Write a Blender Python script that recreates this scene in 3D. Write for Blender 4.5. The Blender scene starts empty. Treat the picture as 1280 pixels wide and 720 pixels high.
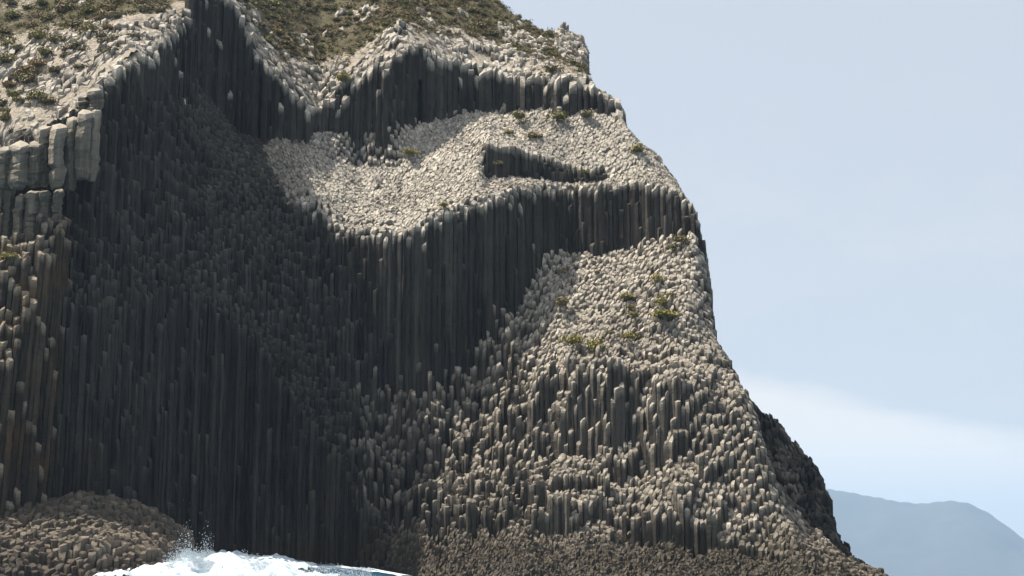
import bpy, math, random
import numpy as np
from mathutils import Vector, Matrix

rng = np.random.default_rng(7)
random.seed(7)
sc = bpy.context.scene
COL = sc.collection

# ------------------------------------------------------------------ camera
F = 2000.0                      # focal length in pixels of the 1280 px wide photograph
PITCH = math.atan(360.5 / F)    # horizon just under the frame
ZC = 1.8
ct, st = math.cos(PITCH), math.sin(PITCH)
cd = bpy.data.cameras.new('camera')
cam = bpy.data.objects.new('camera', cd)
COL.objects.link(cam)
cd.sensor_width = 36.0
cd.lens = 36.0 * F / 1280.0
cd.clip_start = 0.5
cd.clip_end = 90000.0
cam.location = (0, 0, ZC)
cam.rotation_euler = (math.pi / 2 + PITCH, 0, 0)
sc.camera = cam


def uv(px, py):
    a = (np.asarray(px, float) - 640.0) / F
    b = (360.0 - np.asarray(py, float)) / F
    k = ct - b * st
    return a / k, (st + b * ct) / k


# ------------------------------------------------------------------ noise
def hash2(ix, iy, seed=0):
    ix = np.asarray(ix).astype(np.int64)
    iy = np.asarray(iy).astype(np.int64)
    h = (ix * 374761393 + iy * 668265263 + seed * 974634777) & 0xFFFFFFFF
    h = ((h ^ (h >> 13)) * 1274126177) & 0xFFFFFFFF
    h = ((h ^ (h >> 16)) * 2246822519) & 0xFFFFFFFF
    h = h ^ (h >> 13)
    return (h & 0xFFFFFF) / float(0x1000000)


def vnoise(x, y, seed=0):
    x0 = np.floor(x); y0 = np.floor(y)
    fx = x - x0; fy = y - y0
    fx = fx * fx * (3 - 2 * fx); fy = fy * fy * (3 - 2 * fy)
    a = hash2(x0, y0, seed); b = hash2(x0 + 1, y0, seed)
    c = hash2(x0, y0 + 1, seed); d = hash2(x0 + 1, y0 + 1, seed)
    return ((a * (1 - fx) + b * fx) * (1 - fy) + (c * (1 - fx) + d * fx) * fy) * 2 - 1


def fbm(x, y, seed=0, octv=4):
    s = 0; a = 1.0; t = 0
    for k in range(octv):
        s = s + a * vnoise(x, y, seed + k * 17); t += a
        a *= 0.5; x = x * 2.03 + 11.3; y = y * 2.03 + 5.7
    return s / t


def sstep(a, b, x):
    t = np.clip((x - a) / (b - a), 0, 1)
    return t * t * (3 - 2 * t)


# ------------------------------------------------------------------ height tables
class Surf:
    """terrain height as a function of plan position, made from contour lines of the cliff (u = x / y)"""
    def __init__(s, base, lines, sil=None, zbase=-4.0, y0=205.0, y1=470.0, u0=-0.52, u1=0.34, tail=0.0):
        s.u0, s.y0, s.du, s.dy = u0, y0, 0.001, 0.2
        s.u = np.arange(u0, u1, s.du); s.y = np.arange(y0, y1, s.dy)
        U = s.u
        bu = uv([p[0] for p in base], [700] * len(base))[0]
        Ys = [np.interp(U, bu, [p[1] for p in base])]
        Zs = [np.full(len(U), zbase)]
        for L in lines:
            L = sorted(L)
            lu, lv = uv([p[0] for p in L], [p[1] for p in L])
            o = np.argsort(lu)
            lu, lv = lu[o], lv[o]; ly = np.array([p[2] for p in L])[o]
            y = np.interp(U, lu, ly); v = np.interp(U, lu, lv)
            y = np.maximum(y, Ys[-1] + 0.25)
            Ys.append(y); Zs.append(ZC + v * y)
        s.Ys = np.array(Ys)
        H = np.full((len(U), len(s.y)), zbase)
        YY = s.y[None, :].repeat(len(U), 0)
        for k in range(len(Ys) - 1):
            a, b = Ys[k][:, None], Ys[k + 1][:, None]
            t = (YY - a) / (b - a)
            m = (t >= 0) & (t < 1)
            H = np.where(m, Zs[k][:, None] * (1 - t) + Zs[k + 1][:, None] * t, H)
        m = YY >= Ys[-1][:, None]
        H = np.where(m, Zs[-1][:, None] - tail * (YY - Ys[-1][:, None]), H)
        if sil is not None:
            su, sv = uv([p[0] for p in sil], [p[1] for p in sil])
            vs = np.interp(U, su, sv)
            over = (H - ZC) / YY > vs[:, None]
            s.crest = np.full(len(U), 1e6)
            for i in range(len(U)):
                w = np.nonzero(over[i])[0]
                if len(w):
                    j = w[0]
                    yc = s.y[j]
                    zc = ZC + vs[i] * yc
                    s.crest[i] = yc
                    H[i, j:] = np.minimum(H[i, j:], zc - 0.25 * (s.y[j:] - yc))
        s.H = H

    def h(s, X, Y):
        u = X / Y
        a = np.clip((u - s.u0) / s.du, 0, len(s.u) - 1.001)
        b = np.clip((Y - s.y0) / s.dy, 0, len(s.y) - 1.001)
        i = a.astype(int); j = b.astype(int)
        fa = a - i; fb = b - j
        H = s.H
        return (H[i, j] * (1 - fa) + H[i + 1, j] * fa) * (1 - fb) + (H[i, j + 1] * (1 - fa) + H[i + 1, j + 1] * fa) * fb

    def knot(s, k, X, Y):
        return np.interp(X / Y, s.u, s.Ys[k])

    def hit(s, px, py, skip=0):
        u, v = uv(px, py)
        Y = s.y
        Z = s.h(u * Y, Y)
        w = np.nonzero((Z - ZC) / Y > v)[0]
        if not len(w):
            return None
        j = w[0]
        return float(u * Y[j]), float(Y[j]), float(ZC + v * Y[j])


SIL = [(-250, -90), (600, -40), (621, -2), (640, 14), (660, 29), (675, 38), (690, 41), (705, 39), (722, 46), (733, 58), (735, 92),
       (742, 108), (760, 122), (776, 138), (780, 158), (800, 182), (822, 200), (840, 222), (858, 245), (873, 265), (877, 285),
       (884, 305), (888, 340), (891, 380), (895, 425), (906, 440), (918, 465), (930, 492), (945, 520), (955, 555),
       (968, 590), (990, 630), (1012, 650), (1050, 692), (1100, 717), (1130, 740), (1300, 900)]
A = [(-200, 305), (-100, 292), (-40, 266), (0, 254), (60, 254), (120, 256), (160, 261), (200, 268), (240, 275), (300, 283),
     (420, 281), (480, 268), (520, 258), (640, 250), (800, 243), (950, 238), (1110, 236), (1300, 240)]
B = [(-200, 560, 307), (-100, 470, 294), (0, 400, 256), (60, 395, 256), (120, 385, 258), (200, 365, 270.5), (250, 378, 279), (330, 440, 286),
     (400, 540, 283.5), (450, 620, 280.5), (490, 665, 278), (520, 664, 269), (560, 660, 266), (640, 662, 262.5), (750, 672, 258), (850, 683, 254),
     (950, 692, 249), (1010, 700, 246), (1100, 735, 243)]
C = [(-200, 520, 308), (-100, 450, 294.7), (0, 360, 256.6), (60, 350, 256.6), (120, 335, 259), (200, 325, 271.5), (250, 345, 280.5), (330, 402, 287.3),
     (400, 510, 285.3), (450, 592, 282), (500, 638, 279.5), (560, 645, 275), (640, 640, 270.5), (700, 615, 270), (750, 612, 267.5), (850, 602, 260.5),
     (920, 610, 256), (970, 640, 252), (1010, 690, 248.5), (1100, 730, 244)]
D = [(-200, 490, 309), (-100, 430, 295.5), (0, 320, 257), (60, 310, 257), (120, 290, 260), (200, 280, 273), (250, 310, 282), (330, 340, 289),
     (400, 490, 286.6), (450, 560, 283.8), (500, 605, 282.3), (560, 612, 279.6), (620, 585, 279), (660, 545, 276), (700, 505, 272), (750, 500, 269.5),
     (800, 497, 266.5), (850, 502, 262.5), (920, 520, 260), (950, 560, 256), (1010, 680, 251), (1100, 720, 246)]
D2 = [(-200, 480, 309.5), (-100, 420, 295.7), (0, 300, 257.2), (120, 270, 260.2), (200, 262, 273.5), (250, 290, 283), (330, 312, 290), (400, 475, 287.3),
     (450, 525, 285.6), (500, 548, 284.8), (560, 545, 283.4), (620, 510, 283.6), (660, 490, 280.5), (700, 450, 277.5), (750, 440, 275.5), (800, 430, 273),
     (850, 430, 269.5), (920, 470, 265), (950, 540, 259), (1010, 670, 253), (1100, 715, 248)]
E = [(-200, 470, 310), (-100, 410, 296), (0, 280, 257.5), (120, 250, 260.5), (200, 240, 274), (250, 270, 283.8), (330, 290, 291), (400, 460, 288),
     (440, 490, 287.5), (500, 490, 286.8), (560, 480, 286.2), (600, 445, 287.6), (630, 410, 289.5), (650, 385, 293), (670, 330, 297.5), (700, 312, 298),
     (750, 316, 295), (800, 309, 292), (830, 297, 289), (870, 285, 285), (920, 400, 284), (1100, 600, 270)]
FF = [(-200, 450, 311), (-100, 395, 296.5), (0, 230, 258), (120, 200, 261), (200, 190, 275), (250, 230, 286), (330, 240, 293.5), (385, 255, 294.5),
     (430, 290, 291.5), (500, 292, 295), (540, 272, 293.5), (600, 246, 292), (630, 240, 294), (660, 232, 300.5), (700, 230, 299), (750, 229, 296.5),
     (800, 227, 294.5), (850, 240, 292.5), (870, 258, 290.5), (1100, 500, 274)]
G = [(-200, 430, 312), (-100, 375, 297), (0, 200, 258.5), (120, 160, 261.5), (200, 140, 276), (250, 180, 289), (290, 200, 294), (330, 215, 297.5),
     (400, 222, 302), (450, 232, 306), (500, 238, 304), (560, 222, 301), (598, 212, 299), (606, 224, 302), (650, 224, 304), (700, 229, 302.5),
     (750, 229, 299.5), (800, 214, 299), (860, 230, 297), (1100, 480, 280)]
HH = [(-200, 410, 312.5), (-100, 360, 297.5), (0, 185, 259), (120, 130, 262), (200, 100, 277), (250, 130, 294), (270, 150, 299), (290, 170, 301),
     (330, 195, 301), (400, 200, 307), (450, 205, 311), (500, 207, 309), (560, 195, 306), (594, 190, 304.5), (606, 178, 303), (650, 189, 305.5),
     (700, 205, 304), (740, 212, 302), (770, 205, 302), (800, 196, 302), (1100, 450, 284)]
II = [(-200, 400, 313), (-100, 345, 298), (0, 180, 259.3), (120, 120, 262.5), (160, 85, 269.5), (200, 65, 277.5), (235, 45, 286), (250, 105, 302),
     (275, 135, 309), (300, 165, 310), (330, 172, 307), (400, 166, 312), (450, 157, 313), (490, 154, 311), (520, 152, 317), (560, 145, 320),
     (620, 135, 321), (680, 138, 318), (700, 142, 315), (740, 140, 314), (780, 150, 311), (1100, 440, 290)]
J = [(-200, 390, 313.3), (-100, 325, 298.5), (-40, 220, 270), (0, 175, 259.6), (60, 165, 259.6), (112, 150, 260.7), (122, 112, 263), (160, 76, 270),
     (200, 56, 278.5), (234, 34, 287), (240, -12, 291), (250, -10, 303), (270, -8, 309), (288, 5, 310.5), (300, 25, 310.5), (330, 82, 308),
     (370, 120, 311), (400, 143, 314), (415, 118, 314.5), (440, 102, 314.5), (480, 86, 313), (512, 64, 315), (525, 62, 318.5), (560, 76, 321.5),
     (600, 88, 322.5), (650, 99, 321.5), (690, 98, 319), (700, 99, 316.5), (740, 108, 315.5), (780, 140, 312.5), (1100, 430, 292)]
K = [(-200, 340, 330), (-100, 270, 315), (0, 70, 286), (60, 55, 286), (120, 42, 284), (160, 34, 284), (234, 12, 293), (240, -20, 294),
     (288, -5, 315), (330, 55, 316), (370, 84, 318), (400, 90, 323), (440, 76, 322), (500, 36, 322), (560, 44, 328), (620, 60, 330),
     (680, 74, 326), (735, 92, 320), (780, 135, 317), (1100, 420, 296)]
T = [(-200, 260, 345), (0, -40, 322), (230, -70, 335), (300, -60, 366), (600, -60, 385), (700, 15, 372), (740, 55, 362), (1100, 400, 340)]
def snap(lo, hi, gap, x0=-300, x1=1300):
    # make the upper line of a wall stand straight above its foot line
    bx = [p[0] for p in sorted(lo)]; by = [p[2] for p in sorted(lo)]
    return [(p[0], p[1], float(np.interp(p[0], bx, by)) + gap) if x0 <= p[0] <= x1 else p for p in sorted(hi)]


Ab = [(p[0], 700, p[1]) for p in A]
B = snap(Ab, B, 1.0, -50, 455)
FF = snap(E, FF, 0.35, 440, 880)
J = snap(II, J, 0.35, 245, 790)
HH = snap(G, HH, 0.35, 604, 760)
D = snap(C, D, 1.3, 690, 870)
KJ, KK = 10, 11
cliff = Surf(A, [B, C, D, D2, E, FF, G, HH, II, J, K, T], SIL, tail=0.1)

shelf = Surf([(-200, 226), (-100, 222), (0, 221), (120, 226), (200, 232), (250, 241), (290, 250), (400, 280)],
             [[(-200, 690, 232), (0, 690, 230), (120, 680, 233), (200, 688, 238), (250, 706, 245), (300, 730, 252)],
              [(-200, 640, 250), (-100, 630, 247), (0, 642, 245.5), (50, 630, 248), (100, 618, 250), (170, 628, 252), (220, 655, 251.5), (250, 680, 250.5),
               (275, 700, 251.5), (300, 740, 254)],
              [(-200, 638, 260), (0, 642, 256), (100, 616, 258), (200, 646, 262), (250, 680, 264), (275, 705, 264), (300, 740, 264)]], None, zbase=-3.0)

spur = Surf([(-200, 262), (-100, 250), (0, 242.5), (25, 244.5), (44, 248), (74, 252.5), (86, 257), (140, 300)],
            [[(-200, 560, 264), (-100, 500, 252), (0, 478, 244), (14, 462, 244.5), (24, 425, 245.6), (34, 400, 246.8), (48, 330, 249.4), (74, 282, 253.6), (84, 420, 258)],
             [(-200, 520, 270), (-100, 460, 256), (0, 350, 249), (20, 340, 250), (36, 335, 249.5), (48, 310, 251), (74, 276, 254), (84, 400, 259)],
             [(-200, 500, 280), (-100, 420, 266), (0, 296, 254), (30, 292, 254.5), (48, 292, 254.2), (74, 272, 255.5), (84, 400, 260)]], None, zbase=-3.0)

# ------------------------------------------------------------------ helpers: objects
def link(name, me, mats=None, parent=None, loc=None):
    o = bpy.data.objects.new(name, me)
    COL.objects.link(o)
    if me is not None and mats is not None:
        for m in (mats if isinstance(mats, (list, tuple)) else [mats]):
            me.materials.append(m)
    if parent is not None:
        o.parent = parent
        if me is not None:
            o.location = -Vector(parent.location)
    if loc is not None:
        o.location = loc
    return o


def tag(o, label, cat, group=None, kind=None):
    o['label'] = label; o['category'] = cat
    if group: o['group'] = group
    if kind: o['kind'] = kind
    return o


def raw_mesh(name, verts, loops, starts, totals, col=None, smooth=False):
    me = bpy.data.meshes.new(name)
    me.vertices.add(len(verts)); me.vertices.foreach_set('co', np.ascontiguousarray(verts, np.float32).ravel())
    me.loops.add(len(loops)); me.loops.foreach_set('vertex_index', np.ascontiguousarray(loops, np.int32))
    me.polygons.add(len(starts))
    me.polygons.foreach_set('loop_start', np.ascontiguousarray(starts, np.int32))
    me.polygons.foreach_set('loop_total', np.ascontiguousarray(totals, np.int32))
    me.polygons.foreach_set('use_smooth', np.full(len(starts), smooth, bool))
    if col is not None:
        ca = me.color_attributes.new('tint', 'FLOAT_COLOR', 'POINT')
        ca.data.foreach_set('color', np.ascontiguousarray(col, np.float32).ravel())
    me.update(calc_edges=True)
    return me


def grid_mesh(name, P, keep=None, col=None, smooth=True):
    """P: (n, m, 3) grid of points, keep: (n-1, m-1) mask of faces"""
    n, m = P.shape[:2]
    idx = np.arange(n * m).reshape(n, m)
    q = np.stack([idx[:-1, :-1], idx[1:, :-1], idx[1:, 1:], idx[:-1, 1:]], -1).reshape(-1, 4)
    if keep is not None:
        q = q[keep.reshape(-1)]
    used, inv = np.unique(q, return_inverse=True)
    q = inv.reshape(-1, 4)
    V = P.reshape(-1, 3)[used]
    c = col.reshape(-1, 4)[used] if col is not None else None
    k = len(q)
    return raw_mesh(name, V, q.ravel(), np.arange(k) * 4, np.full(k, 4), c, smooth)


# ------------------------------------------------------------------ columns
def build_columns(x0, x1, y0, y1, s, hfun, jit=0.22, hn=None, seed=1):
    """plan of irregular six-sided columns; returns per column data (centre, corner ring, top, bottom, gradient)"""
    nx = int((x1 - x0) / s) + 1; ny = int((y1 - y0) / (s * 0.8660254)) + 1
    j, i = np.meshgrid(np.arange(ny), np.arange(nx), indexing='ij')
    cx = x0 + s * (i + 0.5 * (j % 2)); cy = y0 + s * 0.8660254 * j
    hs = hfun(cx, cy)
    e = 0.9
    gx = (hfun(cx + e, cy) - hfun(cx - e, cy)) / (2 * e)
    gy = (hfun(cx, cy + e) - hfun(cx, cy - e)) / (2 * e)
    H = hs + (hn(cx, cy) if hn is not None else 0)
    Hp = np.pad(H, 1, mode='edge')
    nb = [Hp[1:-1, :-2], Hp[1:-1, 2:]]
    odd = (j % 2 == 1)
    for dj in (0, 2):
        a = Hp[dj:dj + ny, 0:nx]; b = Hp[dj:dj + ny, 1:nx + 1]; c = Hp[dj:dj + ny, 2:nx + 2]
        nb.append(b); nb.append(np.where(odd, c, a))
    lo = np.min(nb, 0)
    ix = 2 * i + (j % 2); iy = 3 * j
    offs = [(0, 2), (-1, 1), (-1, -1), (0, -2), (1, -1), (1, 1)]
    ring = np.zeros((ny, nx, 6, 2))
    for k, (ox, oy) in enumerate(offs):
        kx, ky = ix + ox, iy + oy
        ring[..., k, 0] = x0 + kx * s / 2 + (hash2(kx, ky, seed) - 0.5) * 2 * jit * s
        ring[..., k, 1] = y0 + ky * s / (2 * 1.7320508) + (hash2(kx, ky, seed + 5) - 0.5) * 2 * jit * s
    return dict(cx=cx.ravel(), cy=cy.ravel(), H=H.ravel(), lo=lo.ravel(), gx=gx.ravel(), gy=gy.ravel(),
                ring=ring.reshape(-1, 6, 2), i=i.ravel(), j=j.ravel())


def column_mesh(name, d, m, tilt, chamfer, pale, capmix, sidelit=0.0, shrink=0.95, bottom=None, rough=0.05, lean=(0, 0), tj=0.26):
    """d: columns, m: index array; arrays tilt/chamfer/pale/capmix per column (already indexed by all columns)"""
    cx, cy, H, lo = d['cx'][m], d['cy'][m], d['H'][m], d['lo'][m]
    ring = d['ring'][m]
    n = len(m)
    ctr = ring.mean(1)
    rel = (ring - ctr[:, None]) * shrink
    rad = np.sqrt((rel ** 2).sum(-1)).mean(1)
    gl = np.hypot(d['gx'][m], d['gy'][m]) + 1e-6
    f = np.minimum(gl, 1.15) / gl * tilt[m]
    tx = d['gx'][m] * f + rng.normal(0, tj, n); ty = d['gy'][m] * f + rng.normal(0, tj, n)
    B = (np.minimum(lo, H) - 1.2 - 0.9 * rad) if bottom is None else bottom[m]
    ch = chamfer[m]
    ex = np.maximum(H - B, 0.6)
    nr_ = np.clip((ex / 1.5).astype(int) + 2, 2, 24)
    g1 = rng.random(n)
    Vs, Ls, Ss, Ts, Cs = [], [], [], [], []
    off = 0; loff = 0
    for nr in np.unique(nr_):
        w = np.nonzero(nr_ == nr)[0]
        k = len(w)
        t = np.linspace(0, 1, nr)[None, :].repeat(k, 0)
        if nr > 2:
            t[:, 1:-1] += rng.uniform(-0.3, 0.3, (k, nr - 2)) / (nr - 1)
        capz = (rel[w] * np.stack([tx[w], ty[w]], -1)[:, None]).sum(-1)           # (k, 6)
        top = H[w][:, None] + capz - ch[w][:, None] * rad[w][:, None] + rng.normal(0, rough, (k, 6)) * 2
        zz = B[w][:, None, None] * (1 - t[..., None]) + top[:, None, :] * t[..., None]   # (k, nr, 6)
        sc_ = 1 - np.abs(rng.normal(0, 0.075, (k, nr)))
        sc_[:, -1] = rng.uniform(0.9, 1.0, k)
        lat = rng.normal(0, 0.04, (k, nr, 2))
        xy = ctr[w][:, None, None] + rel[w][:, None] * sc_[..., None, None] + lat[:, :, None]
        V = np.concatenate([xy, zz[..., None]], -1)                                 # (k, nr, 6, 3)
        si = rng.uniform(0.6, 0.93, (k, 1, 1))
        cz = H[w][:, None] + capz * si[..., 0] + rng.normal(0, rough, (k, 6))
        cap = np.concatenate([ctr[w][:, None] + rel[w] * si, cz[..., None]], -1)[:, None]
        V = np.concatenate([V, cap], 1)                                             # rings nr+1
        cen = np.concatenate([ctr[w] + rng.normal(0, 0.08, (k, 2)) * rad[w][:, None], (H[w] + 0.08 * ch[w])[:, None]], -1)
        R = nr + 1
        V = np.concatenate([V.reshape(k, R * 6, 3), cen[:, None]], 1)
        per = R * 6 + 1
        base = off + np.arange(k) * per
        q = []
        for r in range(R - 1):
            for a in range(6):
                b = (a + 1) % 6
                q.append([r * 6 + a, r * 6 + b, r * 6 + 6 + b, r * 6 + 6 + a])
        tr = [[(R - 1) * 6 + a, (R - 1) * 6 + (a + 1) % 6, R * 6] for a in range(6)]
        lq = np.array(q).ravel(); lt = np.array(tr).ravel()
        tmpl = np.concatenate([lq, lt])
        tot = np.concatenate([np.full(len(q), 4), np.full(6, 3)])
        stt = np.concatenate([[0], np.cumsum(tot)[:-1]])
        Ls.append((base[:, None] + tmpl[None]).ravel())
        Ss.append((loff + np.arange(k)[:, None] * len(tmpl) + stt[None]).ravel())
        Ts.append(np.tile(tot, k))
        c = np.zeros((k, per, 4)); c[..., 3] = (sidelit[m][w][:, None] if isinstance(sidelit, np.ndarray) else sidelit)
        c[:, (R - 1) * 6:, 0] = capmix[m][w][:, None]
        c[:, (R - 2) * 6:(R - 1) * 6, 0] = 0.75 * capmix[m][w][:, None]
        c[..., 1] = g1[w][:, None]
        c[..., 2] = pale[m][w][:, None]
        Vs.append(V.reshape(-1, 3)); Cs.append(c.reshape(-1, 4))
        off += k * per; loff += k * len(tmpl)
    V = np.concatenate(Vs)
    if lean[0] or lean[1]:
        z = V[:, 2] - ZC
        V[:, 0] += lean[0] * (z - 40); V[:, 1] += lean[1] * z
    return raw_mesh(name, V, np.concatenate(Ls), np.concatenate(Ss), np.concatenate(Ts), np.concatenate(Cs))


# ------------------------------------------------------------------ materials
def new_mat(name):
    m = bpy.data.materials.new(name); m.use_nodes = True
    nt = m.node_tree; nt.nodes.clear()
    out = nt.nodes.new('ShaderNodeOutputMaterial')
    return m, nt, out


class NT:
    def __init__(s, nt): s.nt = nt
    def n(s, t, **kw):
        x = s.nt.nodes.new(t)
        for k, v in kw.items(): setattr(x, k, v)
        return x
    def l(s, a, b): s.nt.links.new(a, b)
    def noise(s, vec, scale, detail=4, rough=0.6):
        x = s.n('ShaderNodeTexNoise'); x.inputs['Scale'].default_value = scale
        x.inputs['Detail'].default_value = detail; x.inputs['Roughness'].default_value = rough
        if vec is not None: s.l(vec, x.inputs['Vector'])
        return x.outputs['Fac']
    def mapping(s, vec, scale):
        x = s.n('ShaderNodeMapping'); x.inputs['Scale'].default_value = scale
        s.l(vec, x.inputs['Vector']); return x.outputs['Vector']
    def rng(s, v, a, b, c=0.0, d=1.0):
        x = s.n('ShaderNodeMapRange'); x.interpolation_type = 'SMOOTHSTEP'
        x.inputs['From Min'].default_value = a; x.inputs['From Max'].default_value = b
        x.inputs['To Min'].default_value = c; x.inputs['To Max'].default_value = d
        s.l(v, x.inputs['Value']); return x.outputs['Result']
    def math(s, op, a, b=None, c=None, clamp=False):
        x = s.n('ShaderNodeMath', operation=op); x.use_clamp = clamp
        for k, v in enumerate((a, b, c)):
            if v is None: continue
            if isinstance(v, (int, float)): x.inputs[k].default_value = v
            else: s.l(v, x.inputs[k])
        return x.outputs[0]
    def mix(s, fac, a, b, mode='MIX'):
        x = s.n('ShaderNodeMix', data_type='RGBA', blend_type=mode)
        for k, v in ((0, fac), (6, a), (7, b)):
            if isinstance(v, (int, float)): x.inputs[k].default_value = v
            elif isinstance(v, tuple): x.inputs[k].default_value = (*v, 1)
            else: s.l(v, x.inputs[k])
        return x.outputs[2]


def rock_material(name, side_a, side_b, cap_a, cap_b, rust=(0.16, 0.105, 0.07), rust_amt=0.35, bump=0.7, low=None, side_pale=0.10):
    m, nt, out = new_mat(name)
    g = NT(nt)
    bs = g.n('ShaderNodeBsdfPrincipled'); bs.inputs['Roughness'].default_value = 0.92
    bs.inputs['Specular IOR Level'].default_value = 0.06
    g.l(bs.outputs[0], out.inputs['Surface'])
    tc = g.n('ShaderNodeTexCoord').outputs['Object']
    at = g.n('ShaderNodeVertexColor'); at.layer_name = 'tint'
    sep = g.n('ShaderNodeSeparateColor'); g.l(at.outputs['Color'], sep.inputs[0])
    cap, rnd, pale = sep.outputs[0], sep.outputs[1], sep.outputs[2]
    streak = g.noise(g.mapping(tc, (1.3, 1.3, 0.12)), 1.0, 5, 0.65)
    joint = g.noise(g.mapping(tc, (0.6, 0.6, 2.2)), 1.0, 3, 0.6)
    big = g.noise(tc, 0.055, 4, 0.6)
    fine = g.noise(tc, 2.4, 5, 0.7)
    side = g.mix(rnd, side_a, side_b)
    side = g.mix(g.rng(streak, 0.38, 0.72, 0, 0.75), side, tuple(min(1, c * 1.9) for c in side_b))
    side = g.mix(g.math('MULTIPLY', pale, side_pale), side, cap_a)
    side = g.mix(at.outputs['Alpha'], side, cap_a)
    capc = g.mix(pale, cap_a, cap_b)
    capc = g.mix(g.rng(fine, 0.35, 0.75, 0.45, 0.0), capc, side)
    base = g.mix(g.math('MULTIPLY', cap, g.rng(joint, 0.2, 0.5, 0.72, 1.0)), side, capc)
    rustf = g.math('MULTIPLY', g.rng(g.noise(tc, 0.12, 5, 0.65), 0.47, 0.72), rust_amt)
    base = g.mix(rustf, base, g.mix(0.5, base, rust))
    dark = g.rng(joint, 0.25, 0.42, 0.72, 1.0)
    base = g.mix(1.0, base, g.n('ShaderNodeRGB').outputs[0], 'MULTIPLY') if False else base
    sc1 = g.n('ShaderNodeHueSaturation'); g.l(base, sc1.inputs['Color'])
    val = g.math('MULTIPLY', dark, g.math('ADD', 0.72, g.math('MULTIPLY', rnd, 0.42)))
    val = g.math('MULTIPLY', val, g.rng(big, 0.3, 0.7, 0.82, 1.12))
    g.l(val, sc1.inputs['Value'])
    colr = sc1.outputs[0]
    if low is not None:                       # tide-wetted, darker and browner rock near the water line
        pz = g.n('ShaderNodeSeparateXYZ'); g.l(tc, pz.inputs[0])
        hz = g.math('ADD', pz.outputs[2], g.math('MULTIPLY', big, 7.0))
        wet = g.rng(hz, low[0], low[1], 1.0, 0.0)
        colr = g.mix(wet, colr, g.mix(0.60, colr, low[2]))
        g.l(g.rng(hz, low[0] - 3, low[0] + 1, 0.45, 0.92), bs.inputs['Roughness'])
    g.l(colr, bs.inputs['Base Color'])
    bp = g.n('ShaderNodeBump'); bp.inputs['Strength'].default_value = bump; bp.inputs['Distance'].default_value = 0.25
    hsum = g.math('ADD', g.math('MULTIPLY', fine, 0.7), g.math('MULTIPLY', joint, 0.8))
    g.l(hsum, bp.inputs['Height']); g.l(bp.outputs[0], bs.inputs['Normal'])
    return m


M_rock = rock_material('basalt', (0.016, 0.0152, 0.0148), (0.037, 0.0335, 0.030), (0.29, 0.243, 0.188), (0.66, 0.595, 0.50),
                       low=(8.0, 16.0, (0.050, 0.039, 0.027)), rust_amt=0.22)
M_shelf = rock_material('shore_basalt', (0.060, 0.052, 0.043), (0.115, 0.096, 0.075), (0.125, 0.104, 0.082), (0.23, 0.198, 0.156),
                        low=(5.5, 10.5, (0.034, 0.028, 0.025)))
M_block = rock_material('weathered_basalt', (0.075, 0.065, 0.052), (0.15, 0.13, 0.10), (0.36, 0.315, 0.255), (0.52, 0.47, 0.39), rust_amt=0.5, bump=1.0, side_pale=0.3)

M_spur = rock_material('stained_shaded_basalt', (0.020, 0.017, 0.0145), (0.052, 0.042, 0.031), (0.33, 0.27, 0.195), (0.48, 0.42, 0.33), rust=(0.24, 0.13, 0.06), rust_amt=0.6, bump=1.0)  # near-black sides paint the shade below the spur crest; rust is real stain

# ------------------------------------------------------------------ main cliff
def warped(surf, ax, ay, sx, seed):
    def f(X, Y):
        w = fbm(X / sx, Y / (sx * 1.3), seed, 4)
        w2 = fbm(X / sx + 40, Y / sx + 9, seed + 3, 3)
        return surf.h(X + w2 * ax, Y + w * ay)

    def where(X, Y):
        return X + fbm(X / sx + 40, Y / sx + 9, seed + 3, 3) * ax, Y + fbm(X / sx, Y / (sx * 1.3), seed, 4) * ay
    f.where = where
    return f


hcliff = warped(cliff, 1.1, 2.4, 9.0, 3)


def seg_index(surf, X, Y):
    k = np.zeros(X.shape, int)
    for q in range(len(surf.Ys)):
        k += (Y >= surf.knot(q, X, Y)).astype(int)
    return np.where(k >= 5, k - 1, k)   # the two slope bands count as one; 0: before shore, 1: A-B, 2: B-C, ... 9: II-J ... 10: J-K, 11: K-T, 12


def cliff_noise(X, Y):
    X, Y = hcliff.where(X, Y)
    k = seg_index(cliff, X, Y)
    px = 640 + X / Y * F * 0.985
    amp = np.select([k == 1, (k >= 2) & (k <= 4), k == 5, (k >= 6) & (k <= 8), k >= 9], [0.45, 0.6, 0.35, 0.22, 0.4], 0.5)
    n = rng.normal(0, 1, X.shape)
    cl = fbm(X / 3.2, Y / 3.2, 21, 2)
    low = sstep(42, 30, cliff.h(X, Y))                      # taller broken stubs on the lower face
    mid = (px > 440) * (px < 680)
    pr = 0.12 + 0.35 * low * (px > 560) + 0.4 * mid
    t = np.where((k >= 2) & (k <= 4) & (rng.random(X.shape) < pr) & (px < 850), rng.uniform(0.8, 4.4 + 3.0 * mid, X.shape), 0) * np.maximum(0.7 * mid, sstep(-0.3, 0.3, fbm(X / 8, Y / 8, 35, 3)))
    t = np.where(px > 640, 0.35 * t, t)
    # clumps of columns broken off at the same height: tiers of long shafts
    tier = 3.6 * (fbm(X / 7, Y / 3.2, 131, 2) > 0.05) + 2.4 * (fbm(X / 4.5, Y / 2.6, 137, 2) > 0.15)
    t = t + tier * low * ((k >= 2) & (k <= 4)) * sstep(600, 680, px) * sstep(950, 860, px)
    # ragged front edges of the ledges
    fr = Y - cliff.knot(6, X, Y)
    t = t - np.where((k == 6) & (fr < 3.5) & (rng.random(X.shape) < 0.35), rng.uniform(0.3, 1.6, X.shape), 0)
    return amp * (0.5 * n + 0.9 * cl) + t


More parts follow.
